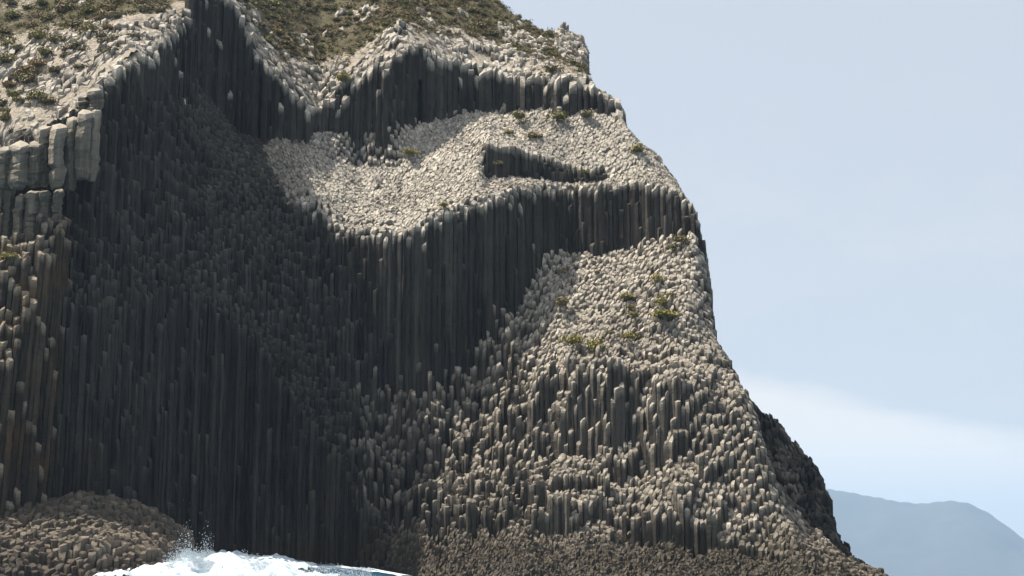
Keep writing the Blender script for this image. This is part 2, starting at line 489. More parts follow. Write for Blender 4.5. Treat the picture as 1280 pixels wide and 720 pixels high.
S = 0.80
d = build_columns(-118, 62, 226, 336, S, hcliff, 0.24, cliff_noise, 11)
X, Y = d['cx'], d['cy']
k = seg_index(cliff, *hcliff.where(X, Y))
u = X / Y
pxs = 640 + u * F * 0.985
cr = np.interp(u, cliff.u, cliff.crest)
ok = (d['H'] > -2.5) & (k >= 1) & (k <= 11) & (Y < cr + 7) & ((k <= 10) | (Y < cliff.knot(KK, X, Y) + 3 + 3 * fbm(X / 5, Y / 5, 8)))
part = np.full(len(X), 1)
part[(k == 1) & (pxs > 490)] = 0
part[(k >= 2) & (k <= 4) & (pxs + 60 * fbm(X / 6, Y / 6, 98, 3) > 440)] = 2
part[(k == 5)] = 1
edge = pxs + 45 * fbm(X / 6, Y / 6, 97, 3)
part[(k >= 6) & (k <= 8) & (edge > 350)] = 3
part[(k == 7) & (pxs > 604) & (pxs < 760)] = 1
part[(k == 9)] = 1
part[k >= 10] = 9
tilt = np.select([part == 0, part == 2, part == 3, part == 4], [0.8, 0.8, 1.05, 0.9], 0.35)
cham = np.select([part == 0, part == 2, part == 3, part == 4], [0.3, 0.42, 0.2, 0.3], 0.25) * rng.uniform(0.2, 1.8, len(X))
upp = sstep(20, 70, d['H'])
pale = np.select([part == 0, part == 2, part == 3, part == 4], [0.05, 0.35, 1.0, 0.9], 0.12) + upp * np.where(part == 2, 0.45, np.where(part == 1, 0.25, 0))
pale = np.where(part == 3, pale * (0.25 + 0.75 * sstep(335, 430, edge)), pale)  # ledge tone drops toward the hollow: shade painted into the colour
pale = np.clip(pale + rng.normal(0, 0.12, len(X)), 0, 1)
capm = np.where(part == 1, 0.20, 1.0)  # wall caps darkened: shade of the hollow and notch painted in
fade = np.clip(sstep(450, 670, pxs) + 0.25 * fbm(X / 5, Y / 5, 88, 3), 0, 1)  # paints the hollow's shade into the slope caps, easing off rightward
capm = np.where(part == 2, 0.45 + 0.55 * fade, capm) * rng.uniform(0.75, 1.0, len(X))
sidelit = np.where(part == 2, 0.20 * fade, np.where((part == 1) & (pxs > 690), 0.05, 0.0)) * rng.uniform(0.4, 1.3, len(X))  # paler sides to the right: grazing sunlight painted on the shafts
base = link('basalt_cliff', None, loc=(0, 270, 0))
tag(base, 'towering grey sea cliff of packed vertical basalt columns with a pale sloping ledge across it', 'cliff', kind='structure')
names = ['shore_platform', 'column_wall', 'column_slope', 'rock_ledge']
gx = np.arange(-124, 66, 0.5); gy = np.arange(228, 350, 0.5)
GX, GY = np.meshgrid(gx, gy, indexing='ij')
GZ = hcliff(GX, GY - 1.6)
for q in (-1.0, 1.0):
    GZ = np.minimum(GZ, hcliff(GX + q, GY - 1.6))
GZ = GZ - 2.2
kv = (GY < np.interp(GX / GY, cliff.u, cliff.crest) + 9)
col = np.zeros(GX.shape + (4,)); col[..., 1] = 0.2; col[..., 3] = 0
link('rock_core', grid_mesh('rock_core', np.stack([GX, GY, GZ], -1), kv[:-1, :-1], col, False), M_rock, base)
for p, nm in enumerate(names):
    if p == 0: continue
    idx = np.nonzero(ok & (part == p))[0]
    link(nm, column_mesh(nm, d, idx, tilt, cham, pale, capm, sidelit, tj=[0.26, 0.26, 0.24, 0.13][p], shrink=[0.99, 0.93, 0.94, 0.995][p], rough=[0.1, 0.05, 0.07, 0.11][p]), M_rock, base)

# rubble platform along the water
def rubble(X, Y):
    return 0.17 * rng.normal(0, 1, X.shape) + 0.8 * fbm(X / 2.6, Y / 2.6, 61, 3)


ds = build_columns(-40, 62, 228, 285, 0.55, hcliff, 0.32, rubble, 23)
Xs, Ys_ = ds['cx'], ds['cy']
ps = 640 + Xs / Ys_ * F * 0.985
n = len(Xs)
okp = (ds['H'] > -2) & (ps > 488) & (Ys_ < cliff.knot(1, Xs, Ys_) + 0.5 + 5 * fbm(Xs / 4, Ys_ / 4, 4) + rng.normal(0, 1.0, n))
link('shore_platform', column_mesh('shore_platform', ds, np.nonzero(okp)[0], np.full(n, 0.8), rng.uniform(0.1, 0.5, n), np.clip(rng.normal(0.15, 0.1, n), 0, 1),
     np.clip(rng.uniform(0.3, 0.75, n) + 0.6 * sstep(4, 11, ds['H'] + 3 * fbm(Xs / 4, Ys_ / 4, 6)), 0, 1), shrink=0.99, rough=0.12), M_rock, base)

# broken rock along the rim, gaps in it filled by soil and scrub
d = build_columns(-125, 62, 250, 372, 1.25, warped(cliff, 0.8, 1.2, 7.0, 9), 0.3,
                  lambda X, Y: 0.40 * rng.normal(0, 1, X.shape) + 1.1 * fbm(X / 4, Y / 4, 22, 3), 19)
X, Y = d['cx'], d['cy']; u = X / Y; pxs = 640 + u * F * 0.985
cr = np.interp(u, cliff.u, cliff.crest)
jy = cliff.knot(KJ, X, Y); ky = cliff.knot(KK, X, Y)
veg = fbm(X / 6.5, Y / 5, 93, 4)
lf = pxs < 238
front = Y - jy
crag = (pxs > 696) & (pxs < 742) & (Y > ky + 6) & (Y < cr + 5)
ok = (front > -0.6) & (Y < cr + 6) & (((Y < ky + 2 + 5 * fbm(X / 5, Y / 5, 8)) & ((veg < np.where(lf, 0.30, np.where(pxs < 430, 0.6, 0.16))) | (front < 2.2))) | ((veg < -0.28) & (Y < ky + 22)) | crag)
n = len(X)
d['H'] = d['H'] + np.where(crag, 0.5, 0) + 0.25
idx = np.nonzero(ok)[0]
pale = np.clip(0.85 + rng.normal(0, 0.15, n), 0, 1)
link('rock_rim', column_mesh('rock_rim', d, idx, np.full(n, 0.85), rng.uniform(0.2, 0.8, n), pale, np.full(n, 1.0), shrink=0.97, rough=0.16), M_rock, base)

# ------------------------------------------------------------------ sea level rock shelf at the left
hshelf = warped(shelf, 0.8, 1.5, 6.0, 31)
d = build_columns(-115, -36, 216, 268, 1.0, hshelf, 0.26, lambda X, Y: 0.3 * rng.normal(0, 1, X.shape) + 0.6 * fbm(X / 3, Y / 3, 5, 2), 13)
ok = (d['H'] > -1.5) & (640 + d['cx'] / d['cy'] * F * 0.984 < 250)
n = len(d['H'])
idx = np.nonzero(ok)[0]
o = link('rock_shelf', column_mesh('rock_shelf', d, idx, np.full(n, 0.5), rng.uniform(0.1, 0.55, n), np.clip(rng.normal(0.35, 0.2, n), 0, 1) * sstep(2, 8, d['H']), np.full(n, 0.95), shrink=0.94), M_shelf)
tag(o, 'low brown rock shelf of stubby broken columns at the water by the dark hollow', 'rock shelf', kind='structure')

# ------------------------------------------------------------------ rock buttress at the left edge
bt = link('rock_buttress', None, loc=(-78, 250, 0))
tag(bt, 'sunlit buttress of thick weathered rock columns beside the dark hollow in the cliff', 'rock buttress', kind='structure')
hspur = warped(spur, 0.5, 0.6, 5.0, 51)
d = build_columns(-118, -58, 240, 262, 1.15, hspur, 0.2, lambda X, Y: 1.3 * rng.normal(0, 1, X.shape) + 2.4 * fbm(X / 4, Y / 4, 2), 17)
n = len(d['H'])
idx = np.nonzero((d['H'] > 6))[0]
link('column_base', column_mesh('column_base', d, idx, np.full(n, 0.45), rng.uniform(0.15, 0.5, n), np.full(n, 0.4), np.full(n, 1.0), shrink=0.92, rough=0.12, lean=(0.045, 0), tj=0.25), M_spur, bt)
# thick upper columns, each a block of its own
blocks = [(-20, 182, 262, 2.3, 257), (4, 186, 236, 1.9, 254.5), (22, 180, 236, 2.2, 253.5), (41, 178, 234, 1.9, 254), (53, 160, 232, 1.9, 255), (69, 157, 236, 2.2, 253.8),
          (86, 148, 238, 1.8, 255), (101, 140, 224, 1.9, 254.6), (114, 138, 226, 1.5, 256), (117, 113, 150, 2.0, 258), (104, 118, 150, 1.8, 258.5),
          (9, 236, 300, 1.5, 256), (22, 244, 304, 1.3, 255.3), (38, 240, 300, 1.6, 255.6), (55, 240, 286, 1.5, 256), (70, 238, 282, 1.4, 256.5), (-10, 246, 306, 1.6, 256)]
for q, (px, pt, pb, wd, yy) in enumerate(blocks):
    uu, v0 = uv(px, pb); _, v1 = uv(px, pt)
    x, z0, z1 = uu * yy, ZC + v0 * yy, ZC + v1 * yy
    nseg, nr = 6, 16
    vv, cc = [], []
    ph = math.pi + random.gauss(0, 0.22)
    rad = [wd * (0.7 + 0.5 * random.random()) for _ in range(nseg)]
    brk = sorted(random.sample(range(3, nr - 1), 3)); jx = jy = 0.0; js = 1.0
    for r in range(nr + 1):
        t = r / nr
        if r in brk:
            jx, jy, js = random.gauss(0, .13), random.gauss(0, .25), random.uniform(0.9, 1.06)
        kz = z0 + (z1 - z0) * t
        sc_ = random.uniform(0.95, 1.03) - 0.10 * max(0, t - 0.94) / 0.06 - (0.3 * (0.12 - t) / 0.12 if t < 0.12 else 0)
        ox, oy = jx + random.gauss(0, .06), jy + random.gauss(0, .06); sc_ *= js
        for a in range(nseg):
            an = ph + a * 2 * math.pi / nseg
            rr = rad[a] * sc_ * (1 + random.gauss(0, 0.05))
            vv.append((x + ox + rr * math.cos(an) * 0.72, yy + oy + rr * math.sin(an) * 0.9, kz + random.gauss(0, .1) + 0.5 * rr * math.sin(an) * t))
            cc.append((max(0, t - 0.88) / 0.12, (q * 0.37) % 1, 0.05 + 0.3 * t, 0.1))
    vv.append((x, yy, z1 + 0.15)); cc.append((1, .5, .6, 0)); vv.append((x, yy, z0)); cc.append((0, .5, .2, 0))
    L, Sx, Tt = [], [], []
    for r in range(nr):
        for a in range(nseg):
            b = (a + 1) % nseg
            Sx.append(len(L)); Tt.append(4); L += [r * nseg + a, r * nseg + b, r * nseg + nseg + b, r * nseg + nseg + a]
    for a in range(nseg):
        b = (a + 1) % nseg
        Sx.append(len(L)); Tt.append(3); L += [nr * nseg + a, nr * nseg + b, (nr + 1) * nseg]
        Sx.append(len(L)); Tt.append(3); L += [b, a, (nr + 1) * nseg + 1]
    link('rock_column', raw_mesh('rock_column', np.array(vv), L, Sx, Tt, np.array(cc)), M_block, bt)

# ------------------------------------------------------------------ hillside above the cliff
def hill_h(X, Y):
    return cliff.h(X, Y) + 1.0 * fbm(X / 9, Y / 9, 71, 5) + 0.35 * fbm(X / 1.7, Y / 1.7, 77, 3)


gx = np.arange(-140, 40, 0.6); gy = np.arange(258, 420, 0.6)
GX, GY = np.meshgrid(gx, gy, indexing='ij')
GZ = hill_h(GX, GY)
kk = cliff.knot(KK, GX, GY)
jj = cliff.knot(KJ, GX, GY)
crg = np.interp(GX / GY, cliff.u, cliff.crest)
keepv = (GY > jj + 1.6) & (GY < np.minimum(crg + 30, 420)) & (GX / GY < 0.075)
GZ = np.where(GY < kk + 1, GZ - 0.35, GZ)
rockiness = np.clip(sstep(10, -2, GY - kk) * 0.9 + 0.55 * fbm(GX / 7, GY / 7, 91, 4), 0, 1)
left = sstep(-62, -70, GX)
rockiness = np.clip(rockiness + left * (0.25 - 0.2 * sstep(-95, -110, GX)), 0, 1)
col = np.zeros(GX.shape + (4,)); col[..., 0] = rockiness; col[..., 3] = 1
keep = keepv[:-1, :-1] & keepv[1:, :-1] & keepv[1:, 1:] & keepv[:-1, 1:]
m, nt, out = new_mat('dry_hillside'); g = NT(nt)
bs = g.n('ShaderNodeBsdfPrincipled'); bs.inputs['Roughness'].default_value = 0.95; bs.inputs['Specular IOR Level'].default_value = 0.1
g.l(bs.outputs[0], out.inputs['Surface'])
tc = g.n('ShaderNodeTexCoord').outputs['Object']
at = g.n('ShaderNodeVertexColor'); at.layer_name = 'tint'
sep = g.n('ShaderNodeSeparateColor'); g.l(at.outputs['Color'], sep.inputs[0])
n1 = g.noise(tc, 0.35, 6, 0.7); n2 = g.noise(tc, 1.6, 5, 0.7); n3 = g.noise(tc, 0.12, 4, 0.6)
soil = g.mix(g.rng(n1, 0.35, 0.65), (0.066, 0.055, 0.032), (0.120, 0.098, 0.060))
soil = g.mix(g.rng(n3, 0.45, 0.65, 0, 0.6), soil, (0.098, 0.095, 0.042))
rock = g.mix(g.rng(n2, 0.3, 0.7), (0.20, 0.168, 0.13), (0.45, 0.395, 0.32))
fac = g.rng(g.math('ADD', sep.outputs[0], g.math('MULTIPLY', g.math('SUBTRACT', n2, 0.5), 1.1)), 0.38, 0.56)
g.l(g.mix(fac, soil, rock), bs.inputs['Base Color'])
bp = g.n('ShaderNodeBump'); bp.inputs['Strength'].default_value = 0.9; bp.inputs['Distance'].default_value = 0.5
g.l(g.math('ADD', n2, n1), bp.inputs['Height']); g.l(bp.outputs[0], bs.inputs['Normal'])
M_hill = m
o = link('hillside', grid_mesh('hillside', np.stack([GX, GY, GZ], -1), keep, col, True), M_hill)
tag(o, 'dry olive and brown hillside sloping up above the cliff rim', 'hillside', kind='structure')

# ------------------------------------------------------------------ headland behind the cliff at the right
head = Surf([(840, 338), (1040, 330), (1110, 322), (1300, 330)],
            [[(840, 380, 372), (900, 440, 366), (930, 492, 362), (960, 520, 360), (985, 545, 358), (1000, 560, 357), (1020, 588, 354), (1034, 618, 350), (1040, 648, 346),
              (1048, 678, 342), (1060, 692, 338), (1080, 706, 334), (1110, 722, 328), (1160, 740, 326)]], None, zbase=-4, y0=310, y1=470, tail=0.5)
hhead = warped(head, 1.5, 7.0, 8.0, 15)
d = build_columns(18, 85, 318, 410, 1.05, hhead, 0.3, lambda X, Y: (0.4 * rng.normal(0, 1, X.shape) + 1.2 * fbm(X / 4, Y / 4, 43, 4)) * np.clip(hhead(X, Y) / 18, 0.1, 1), 29)
n = len(d['H'])
idx = np.nonzero(d['H'] > -2)[0]
o = link('headland', column_mesh('headland', d, idx, np.full(n, 0.9), rng.uniform(0.2, 0.6, n), np.clip(rng.normal(0.1, 0.1, n), 0, 1),
         np.clip(0.45 + 0.7 * fbm(d['cx'] / 5, d['cy'] / 5, 61, 3), 0.1, 0.9), shrink=1.0, rough=0.15, tj=0.35), M_rock)
tag(o, 'darker steep rocky headland slope behind the right side of the column cliff', 'headland', kind='structure')

# ------------------------------------------------------------------ far mountain
gx = np.linspace(-1500, 9000, 260); gy = np.linspace(10300, 16200, 120)
GX, GY = np.meshgrid(gx, gy, indexing='ij')
rp = [(300, 640), (700, 590), (900, 600), (985, 606), (1035, 610), (1060, 614), (1100, 621), (1125, 627), (1150, 629), (1190, 625), (1212, 628), (1235, 640), (1258, 656),
      (1280, 674), (1320, 694), (1400, 712), (1600, 718)]
ru, rv = uv([p[0] for p in rp], [p[1] for p in rp])
U = GX / GY
ridge = 13000 + 500 * np.sin(GX / 900)
hr = np.interp(U, ru, rv) * ridge
t = (GY - ridge)
GZ = hr * np.clip(1 - np.abs(t) / np.where(t < 0, 1700, 2400), -0.1, 1)
GZ = GZ + np.clip(GZ / 200, 0, 1) * 110 * fbm(GX / 500, GY / 900, 5, 5) * np.clip(np.abs(t) / 500, 0, 1) + 8 * fbm(GX / 120, GY / 120, 9, 3)
m, nt, out = new_mat('far_slope'); g = NT(nt)
bs = g.n('ShaderNodeBsdfPrincipled'); bs.inputs['Roughness'].default_value = 0.95
tc = g.n('ShaderNodeTexCoord').outputs['Object']
g.l(g.mix(g.noise(tc, 0.004, 5), (0.035, 0.037, 0.034), (0.06, 0.057, 0.05)), bs.inputs['Base Color'])
g.l(bs.outputs[0], out.inputs['Surface'])
o = link('distant_mountain', grid_mesh('distant_mountain', np.stack([GX, GY, GZ], -1)), m)
tag(o, 'hazy blue mountain ridge far away on the right under a cloud', 'mountain', kind='structure')

# ------------------------------------------------------------------ sea
def crest(X, Y):
    """the surge that breaks against the cliff foot"""
    px = 640 + X / Y * F * 0.984
    top = np.interp(px, [60, 90, 150, 205, 240, 290, 330, 370, 420, 470, 515, 560], [730, 726, 721, 714, 703, 698, 701, 706, 709, 712, 720, 732])
    z = ZC + (718 - top) / F * Y
    yc = np.interp(px, [60, 200, 260, 430, 520], [224, 234, 240, 244, 243])
    g_ = np.where(Y < yc, np.exp(-((Y - yc) / 9.0) ** 2), 1.0)
    return np.maximum(z, 0) * g_


def sea_h(X, Y):
    d0 = np.hypot(X, Y)
    a = np.exp(-(d0 / 1500) ** 2)
    w = 0.32 * np.sin(0.21 * Y + 0.06 * X + 1.5 * vnoise(X / 40, Y / 40, 2)) + 0.38 * fbm(X / 9, Y / 6, 12, 4)
    w = w * (0.35 + 0.65 * sstep(60, 200, Y)) * a
    return w + crest(X, Y) * (Y > 190) * (Y < 330)


def axis(lo, hi, fine, a, b):
    c = list(np.arange(lo, hi, fine))
    s_ = fine; v = lo
    L = []
    while v > a: s_ *= 1.25; v -= s_; L.append(v)
    s_ = fine; v = c[-1]
    R = []
    while v < b: s_ *= 1.25; v += s_; R.append(v)
    return np.array(L[::-1] + c + R)


ax_ = axis(-110, 30, 0.55, -30000, 30000); ay_ = axis(205, 300, 0.55, -3000, 45000)
GX, GY = np.meshgrid(ax_, ay_, indexing='ij')
safe = np.where(np.abs(GY) < 1, 1, GY)
GZ = np.where((GY > 100) & (GY < 340), sea_h(GX, np.where(GY > 100, GY, 100)), 0) + np.where((GY <= 100) | (GY >= 340), 0.15 * fbm(GX / 9, GY / 9, 12, 3), 0) * (np.hypot(GX, GY) < 1500)
m, nt, out = new_mat('sea_water'); g = NT(nt)
bs = g.n('ShaderNodeBsdfPrincipled'); bs.inputs['Roughness'].default_value = 0.12
bs.inputs['IOR'].default_value = 1.33
g.l(bs.outputs[0], out.inputs['Surface'])
tc = g.n('ShaderNodeTexCoord').outputs['Object']
g.l(g.mix(g.rng(g.noise(tc, 0.12, 3), 0.35, 0.65), (0.012, 0.055, 0.10), (0.03, 0.12, 0.17)), bs.inputs['Base Color'])
bp = g.n('ShaderNodeBump'); bp.inputs['Strength'].default_value = 0.7; bp.inputs['Distance'].default_value = 0.4
g.l(g.math('ADD', g.noise(g.mapping(tc, (1, 1.6, 1)), 0.7, 6, 0.65), g.noise(tc, 3.0, 4)), bp.inputs['Height']); g.l(bp.outputs[0], bs.inputs['Normal'])
M_sea = m
o = link('sea', grid_mesh('sea', np.stack([GX, GY, GZ], -1)), M_sea)
tag(o, 'choppy blue sea water at the foot of the cliff', 'sea', kind='structure')

# surf: broken white water with ragged holes
m, nt, out = new_mat('white_water'); g = NT(nt)
bs = g.n('ShaderNodeBsdfPrincipled'); bs.inputs['Roughness'].default_value = 0.75
bs.inputs['Base Color'].default_value = (0.78, 0.80, 0.82, 1)
bs.inputs['Subsurface Weight'].default_value = 0.0
g.l(bs.outputs[0], out.inputs['Surface'])
tc = g.n('ShaderNodeTexCoord').outputs['Object']
bp = g.n('ShaderNodeBump'); bp.inputs['Strength'].default_value = 0.6; bp.inputs['Distance'].default_value = 0.3
g.l(g.noise(tc, 1.6, 6, 0.7), bp.inputs['Height']); g.l(bp.outputs[0], bs.inputs['Normal'])
g.l(g.mix(g.rng(g.noise(g.mapping(tc, (1, 1.8, 1)), 0.9, 6, 0.7), 0.42, 0.62), (0.42, 0.52, 0.58), (0.78, 0.80, 0.82)), bs.inputs['Base Color'])
M_foam = m
gx = np.arange(-80, -8, 0.22); gy = np.arange(212, 285, 0.22)
GX, GY = np.meshgrid(gx, gy, indexing='ij')
px = 640 + GX / GY * F * 0.984
boil = np.clip(fbm(GX / 2.6, GY / 2.6, 41, 5) + 0.25, -0.2, 1) + 0.55 * (0.35 - np.abs(fbm(GX / 1.3, GY / 1.3, 47, 5)))
boil = np.maximum(boil, 0.02)
GZ = sea_h(GX, GY) + 0.12 + boil * 1.2 * sstep(500, 330, px)
mask = fbm(GX / 3.5, GY / 2.2, 55, 5) + 0.25 * fbm(GX / 0.7, GY / 0.6, 58, 3)
thr = np.interp(px, [60, 110, 170, 230, 340, 390, 430, 470, 520, 560], [0.3, -0.1, -0.35, -1.2, -1.2, -0.3, -0.02, 0.08, 0.12, 0.5])
thr = thr + 0.9 * sstep(232, 216, GY)
hs_ = np.where(px > 244, -3.0, hshelf(GX, GY))
# thin sheets of water running off the low rocks
run = fbm(GX / 1.1, GY / 6.0, 57, 4)
onrock = (hs_ > GZ - 0.3) & (hs_ < 3.4) & (px > 100) & (px < 225) & (run > 9)
keepv = ((mask > thr) & (hs_ < GZ + 0.6) & (px > 70) & (px < 530)) | onrock
GZ = np.where(onrock, hs_ + 0.6, GZ)
keep = keepv[:-1, :-1] & keepv[1:, :-1] & keepv[1:, 1:] & keepv[:-1, 1:]
c4 = np.stack([GZ[:-1, :-1], GZ[1:, :-1], GZ[1:, 1:], GZ[:-1, 1:]])
keep &= (c4.max(0) - c4.min(0)) < 0.6
o = link('surf', grid_mesh('surf', np.stack([GX, GY, GZ], -1), keep), M_foam)
tag(o, 'white foaming surf breaking over the low rocks at the cliff foot', 'surf', kind='stuff')

# spray: flying droplets above the surf
nd = 46000
px_ = np.where(rng.random(nd) < 0.6, rng.normal(268, 38, nd), rng.uniform(120, 470, nd)); Yd = rng.uniform(232, 248, nd)
uu = (px_ - 640) / (F * 0.984); Xd = uu * Yd
Zb = sea_h(Xd, Yd)
puff = np.clip(0.35 + 1.3 * fbm(Xd / 2.2, Yd / 5, 66, 4), 0.05, 2)
Zd = Zb + 0.25 + rng.exponential(0.5, nd) * (0.3 + 2.4 * np.exp(-((px_ - 262) / 50) ** 2)) * puff
rd = rng.uniform(0.015, 0.06, nd)
tet = np.array([[1, 1, 1], [1, -1, -1], [-1, 1, -1], [-1, -1, 1]], float)
V = np.stack([Xd, Yd, Zd], -1)[:, None] + tet[None] * rd[:, None, None]
f = np.array([[0, 1, 2], [0, 3, 1], [0, 2, 3], [1, 3, 2]]).ravel()
L = (np.arange(nd)[:, None] * 4 + f[None]).ravel()
o = link('sea_spray', raw_mesh('sea_spray', V.reshape(-1, 3), L, np.arange(nd * 4) * 3, np.full(nd * 4, 3)), M_foam)
tag(o, 'fine white spray droplets flying above the breaking surf', 'spray', kind='stuff')

# ------------------------------------------------------------------ shrubs
def leaf_cloud(n, size, flat, seed, lobes=4, spread=0.3):
    r = np.random.default_rng(seed)
    c = r.normal(0, spread, (lobes, 3)); c[:, 2] = np.abs(c[:, 2]) * 0.45
    w = r.integers(0, lobes, n)
    dirs = r.normal(0, 1, (n, 3)); dirs /= np.linalg.norm(dirs, axis=1)[:, None]
    p = c[w] + dirs * (r.random(n) ** 0.5)[:, None] * r.uniform(0.45, 0.75, lobes)[w][:, None]
    p[:, 2] = np.abs(p[:, 2]) * flat * 1.35
    nrm = dirs + r.normal(0, 0.7, (n, 3)) + np.array([0, 0, 0.4]); nrm /= np.linalg.norm(nrm, axis=1)[:, None]
    t = np.cross(nrm, r.normal(0, 1, (n, 3))); t /= np.linalg.norm(t, axis=1)[:, None]
    b = np.cross(nrm, t)
    s = size * r.uniform(0.6, 1.4, n)[:, None]
    q = np.stack([p + t * s, p + b * s * 0.7, p - t * s, p - b * s * 0.7], 1)
    return q


def shrub_mesh(name, seed, n=330, size=0.12, flat=0.75, lobes=5):
    q = leaf_cloud(n, size, flat, seed, lobes)
    # a few woody stems from the root
    r = np.random.default_rng(seed + 100)
    st_ = []
    for _ in range(7):
        e = np.array([r.normal(0, .4), r.normal(0, .4), r.uniform(.3, .6)])
        w = 0.03
        st_.append([[-w, 0, -.3], [w, 0, -.3], [e[0] + w * .4, e[1], e[2]], [e[0] - w * .4, e[1], e[2]]])
    q = np.concatenate([q, np.array(st_)])
    k_ = len(q)
    return raw_mesh(name, q.reshape(-1, 3), np.arange(k_ * 4), np.arange(k_) * 4, np.full(k_, 4))


def leaf_mat(name, ramp):
    m, nt, out = new_mat(name); g = NT(nt)
    bs = g.n('ShaderNodeBsdfPrincipled'); bs.inputs['Roughness'].default_value = 0.8; bs.inputs['Specular IOR Level'].default_value = 0.15
    oi = g.n('ShaderNodeObjectInfo'); cr_ = g.n('ShaderNodeValToRGB')
    e = cr_.color_ramp.elements
    e[0].position = 0; e[0].color = (*ramp[0], 1); e[1].position = 1; e[1].color = (*ramp[-1], 1)
    for q, c in enumerate(ramp[1:-1]):
        x = e.new((q + 1) / (len(ramp) - 1)); x.color = (*c, 1)
    tc = g.n('ShaderNodeTexCoord').outputs['Object']
    nn = g.noise(tc, 2.3, 2)
    vv = g.math('ADD', oi.outputs['Random'], g.math('MULTIPLY', g.math('SUBTRACT', nn, 0.5), 0.7), clamp=True)
    g.l(vv, cr_.inputs[0])
    g.l(cr_.outputs[0], bs.inputs['Base Color'])
    g.l(bs.outputs[0], out.inputs['Surface'])
    return m


M_scrub = leaf_mat('scrub_leaves', [(0.12, 0.112, 0.048), (0.21, 0.165, 0.078), (0.18, 0.138, 0.092), (0.22, 0.205, 0.072), (0.15, 0.13, 0.088), (0.26, 0.19, 0.085)])
M_green = leaf_mat('cushion_leaves', [(0.20, 0.182, 0.052), (0.30, 0.255, 0.085), (0.23, 0.185, 0.075)])
proto = [shrub_mesh('shrub_foliage', 200 + q, 300 + 40 * q, 0.115, 0.7 + 0.1 * (q % 2), 4 + q % 3) for q in range(5)]
for me in proto: me.materials.append(M_scrub)
protog = [shrub_mesh('cushion_foliage', 300 + q, 420, 0.10, 0.6, 6) for q in range(3)]
for me in protog: me.materials.append(M_green)


def put(name, me, x, y, z, s, sz=1.0, rz=None):
    o = bpy.data.objects.new(name, me); COL.objects.link(o)
    o.location = (x, y, z); o.scale = (s, s, s * sz)
    o.rotation_euler = (0, 0, random.uniform(0, 6.28) if rz is None else rz)
    return o


# distinct shrubs, each on the ledge or slope where it grows
spec = [
    ('green', 10, 322, 1.5, .6, 'spur', 'olive bush on the small ledge under the thick columns of the sunlit buttress'),
    ('green', 833, 394, 2.0, .55, 'c', 'widest yellow green cushion plant on the sunlit column slope'),
    ('green', 828, 378, 1.2, .8, 'c', 'yellow green plant in a crack just above the widest cushion on the slope'),
    ('green', 783, 370, 1.3, .5, 'c', 'small flat yellow green cushion left of the widest, uppermost of three'),
    ('green', 788, 383, 0.9, .6, 'c', 'small yellow green cushion left of the widest, middle of three'),
    ('green', 789, 392, 0.9, .6, 'c', 'small yellow green cushion left of the widest, lowest of three'),
    ('green', 824, 350, 1.2, .9, 'c', 'upright green plant high on the column slope below the dark column wall'),
    ('green', 717, 427, 1.3, .9, 'c', 'brownish green tuft low on the slope, left of a matching pair'),
    ('green', 744, 434, 1.5, .9, 'c', 'brownish green tuft low on the slope, right of a matching pair'),
    ('green', 786, 421, 1.1, .7, 'c', 'dull green plant low on the slope midway below the three cushions'),
    ('scrub', 762, 415, 0.9, .6, 'c', 'small dull plant between the low tufts on the column slope'),
    ('scrub', 700, 380, 1.5, .8, 'c', 'brown withered shrub at the shadow edge on the column slope'),
    ('scrub', 703, 339, 1.2, .7, 'c', 'dark brown shrub near the top left corner of the sunlit column slope'),
    ('scrub', 746, 340, 0.8, .6, 'c', 'tiny dark shrub near the top middle of the sunlit column slope'),
    ('scrub', 838, 368, 1.1, .4, 'c', 'flat brown plant right of the yellow green cushions on the slope'),
    ('scrub', 850, 300, 1.6, .6, 'c', 'brownish shrub at the foot of the dark wall by the cliff edge'),
    ('scrub', 842, 309, 1.3, .6, 'c', 'dark shrub below the one at the dark wall foot by the cliff edge'),
    ('green', 515, 191, 1.4, .6, 'c', 'olive shrub alone in the middle of the pale ledge'),
    ('green', 431, 99, 1.5, .9, 'c', 'rounded yellow green bush on the rim above the left end of the pale ledge'),
    ('green', 555, 256, 1.0, .4, 'c', 'small olive plant near the front edge of the pale ledge'),
    ('scrub', 652, 146, 2.0, .5, 'c', 'low brown bush at the back of the pale ledge, leftmost of three'),
    ('scrub', 700, 147, 2.3, .6, 'c', 'low dark brown bush at the back of the pale ledge, middle of three'),
    ('scrub', 733, 145, 1.8, .6, 'c', 'low dark brown bush at the back of the pale ledge, rightmost of three'),
    ('green', 668, 170, 1.7, .5, 'c', 'olive bush on the pale ledge below the three brown ones'),
    ('green', 636, 165, 0.9, .6, 'c', 'small olive plant on the pale ledge left of a wider olive bush'),
    ('scrub', 730, 215, 1.4, .5, 'c', 'brown bush in front of the dark notch above the column wall'),
    ('green', 797, 188, 1.4, .6, 'c', 'green bush on the steep right shoulder of the cliff'),
    ('scrub', 625, 205, 1.2, .6, 'c', 'small dull bush inside the dark notch beside the pale ledge'),
    ('scrub', 690, 88, 2.2, .5, 'c', 'low brown bush on the rim below the jutting crag'),
]
def place(px, py, s, which):
    srf = {'c': cliff, 'spur': spur}[which]
    return srf.hit(px, py + 3)


for kd, px, py, s, sz, wh, lab in spec:
    p = place(px, py, s, wh)
    if p is None: continue
    me = random.choice(protog if kd == 'green' else proto)
    o = put('cushion_plant' if kd == 'green' else 'shrub', me, p[0], p[1] - 0.9, p[2] + 0.1, s * (1.55 if kd == 'green' else 1.1), sz * 1.35)
    tag(o, lab, 'shrub', 'shrubs growing on the cliff ledges')

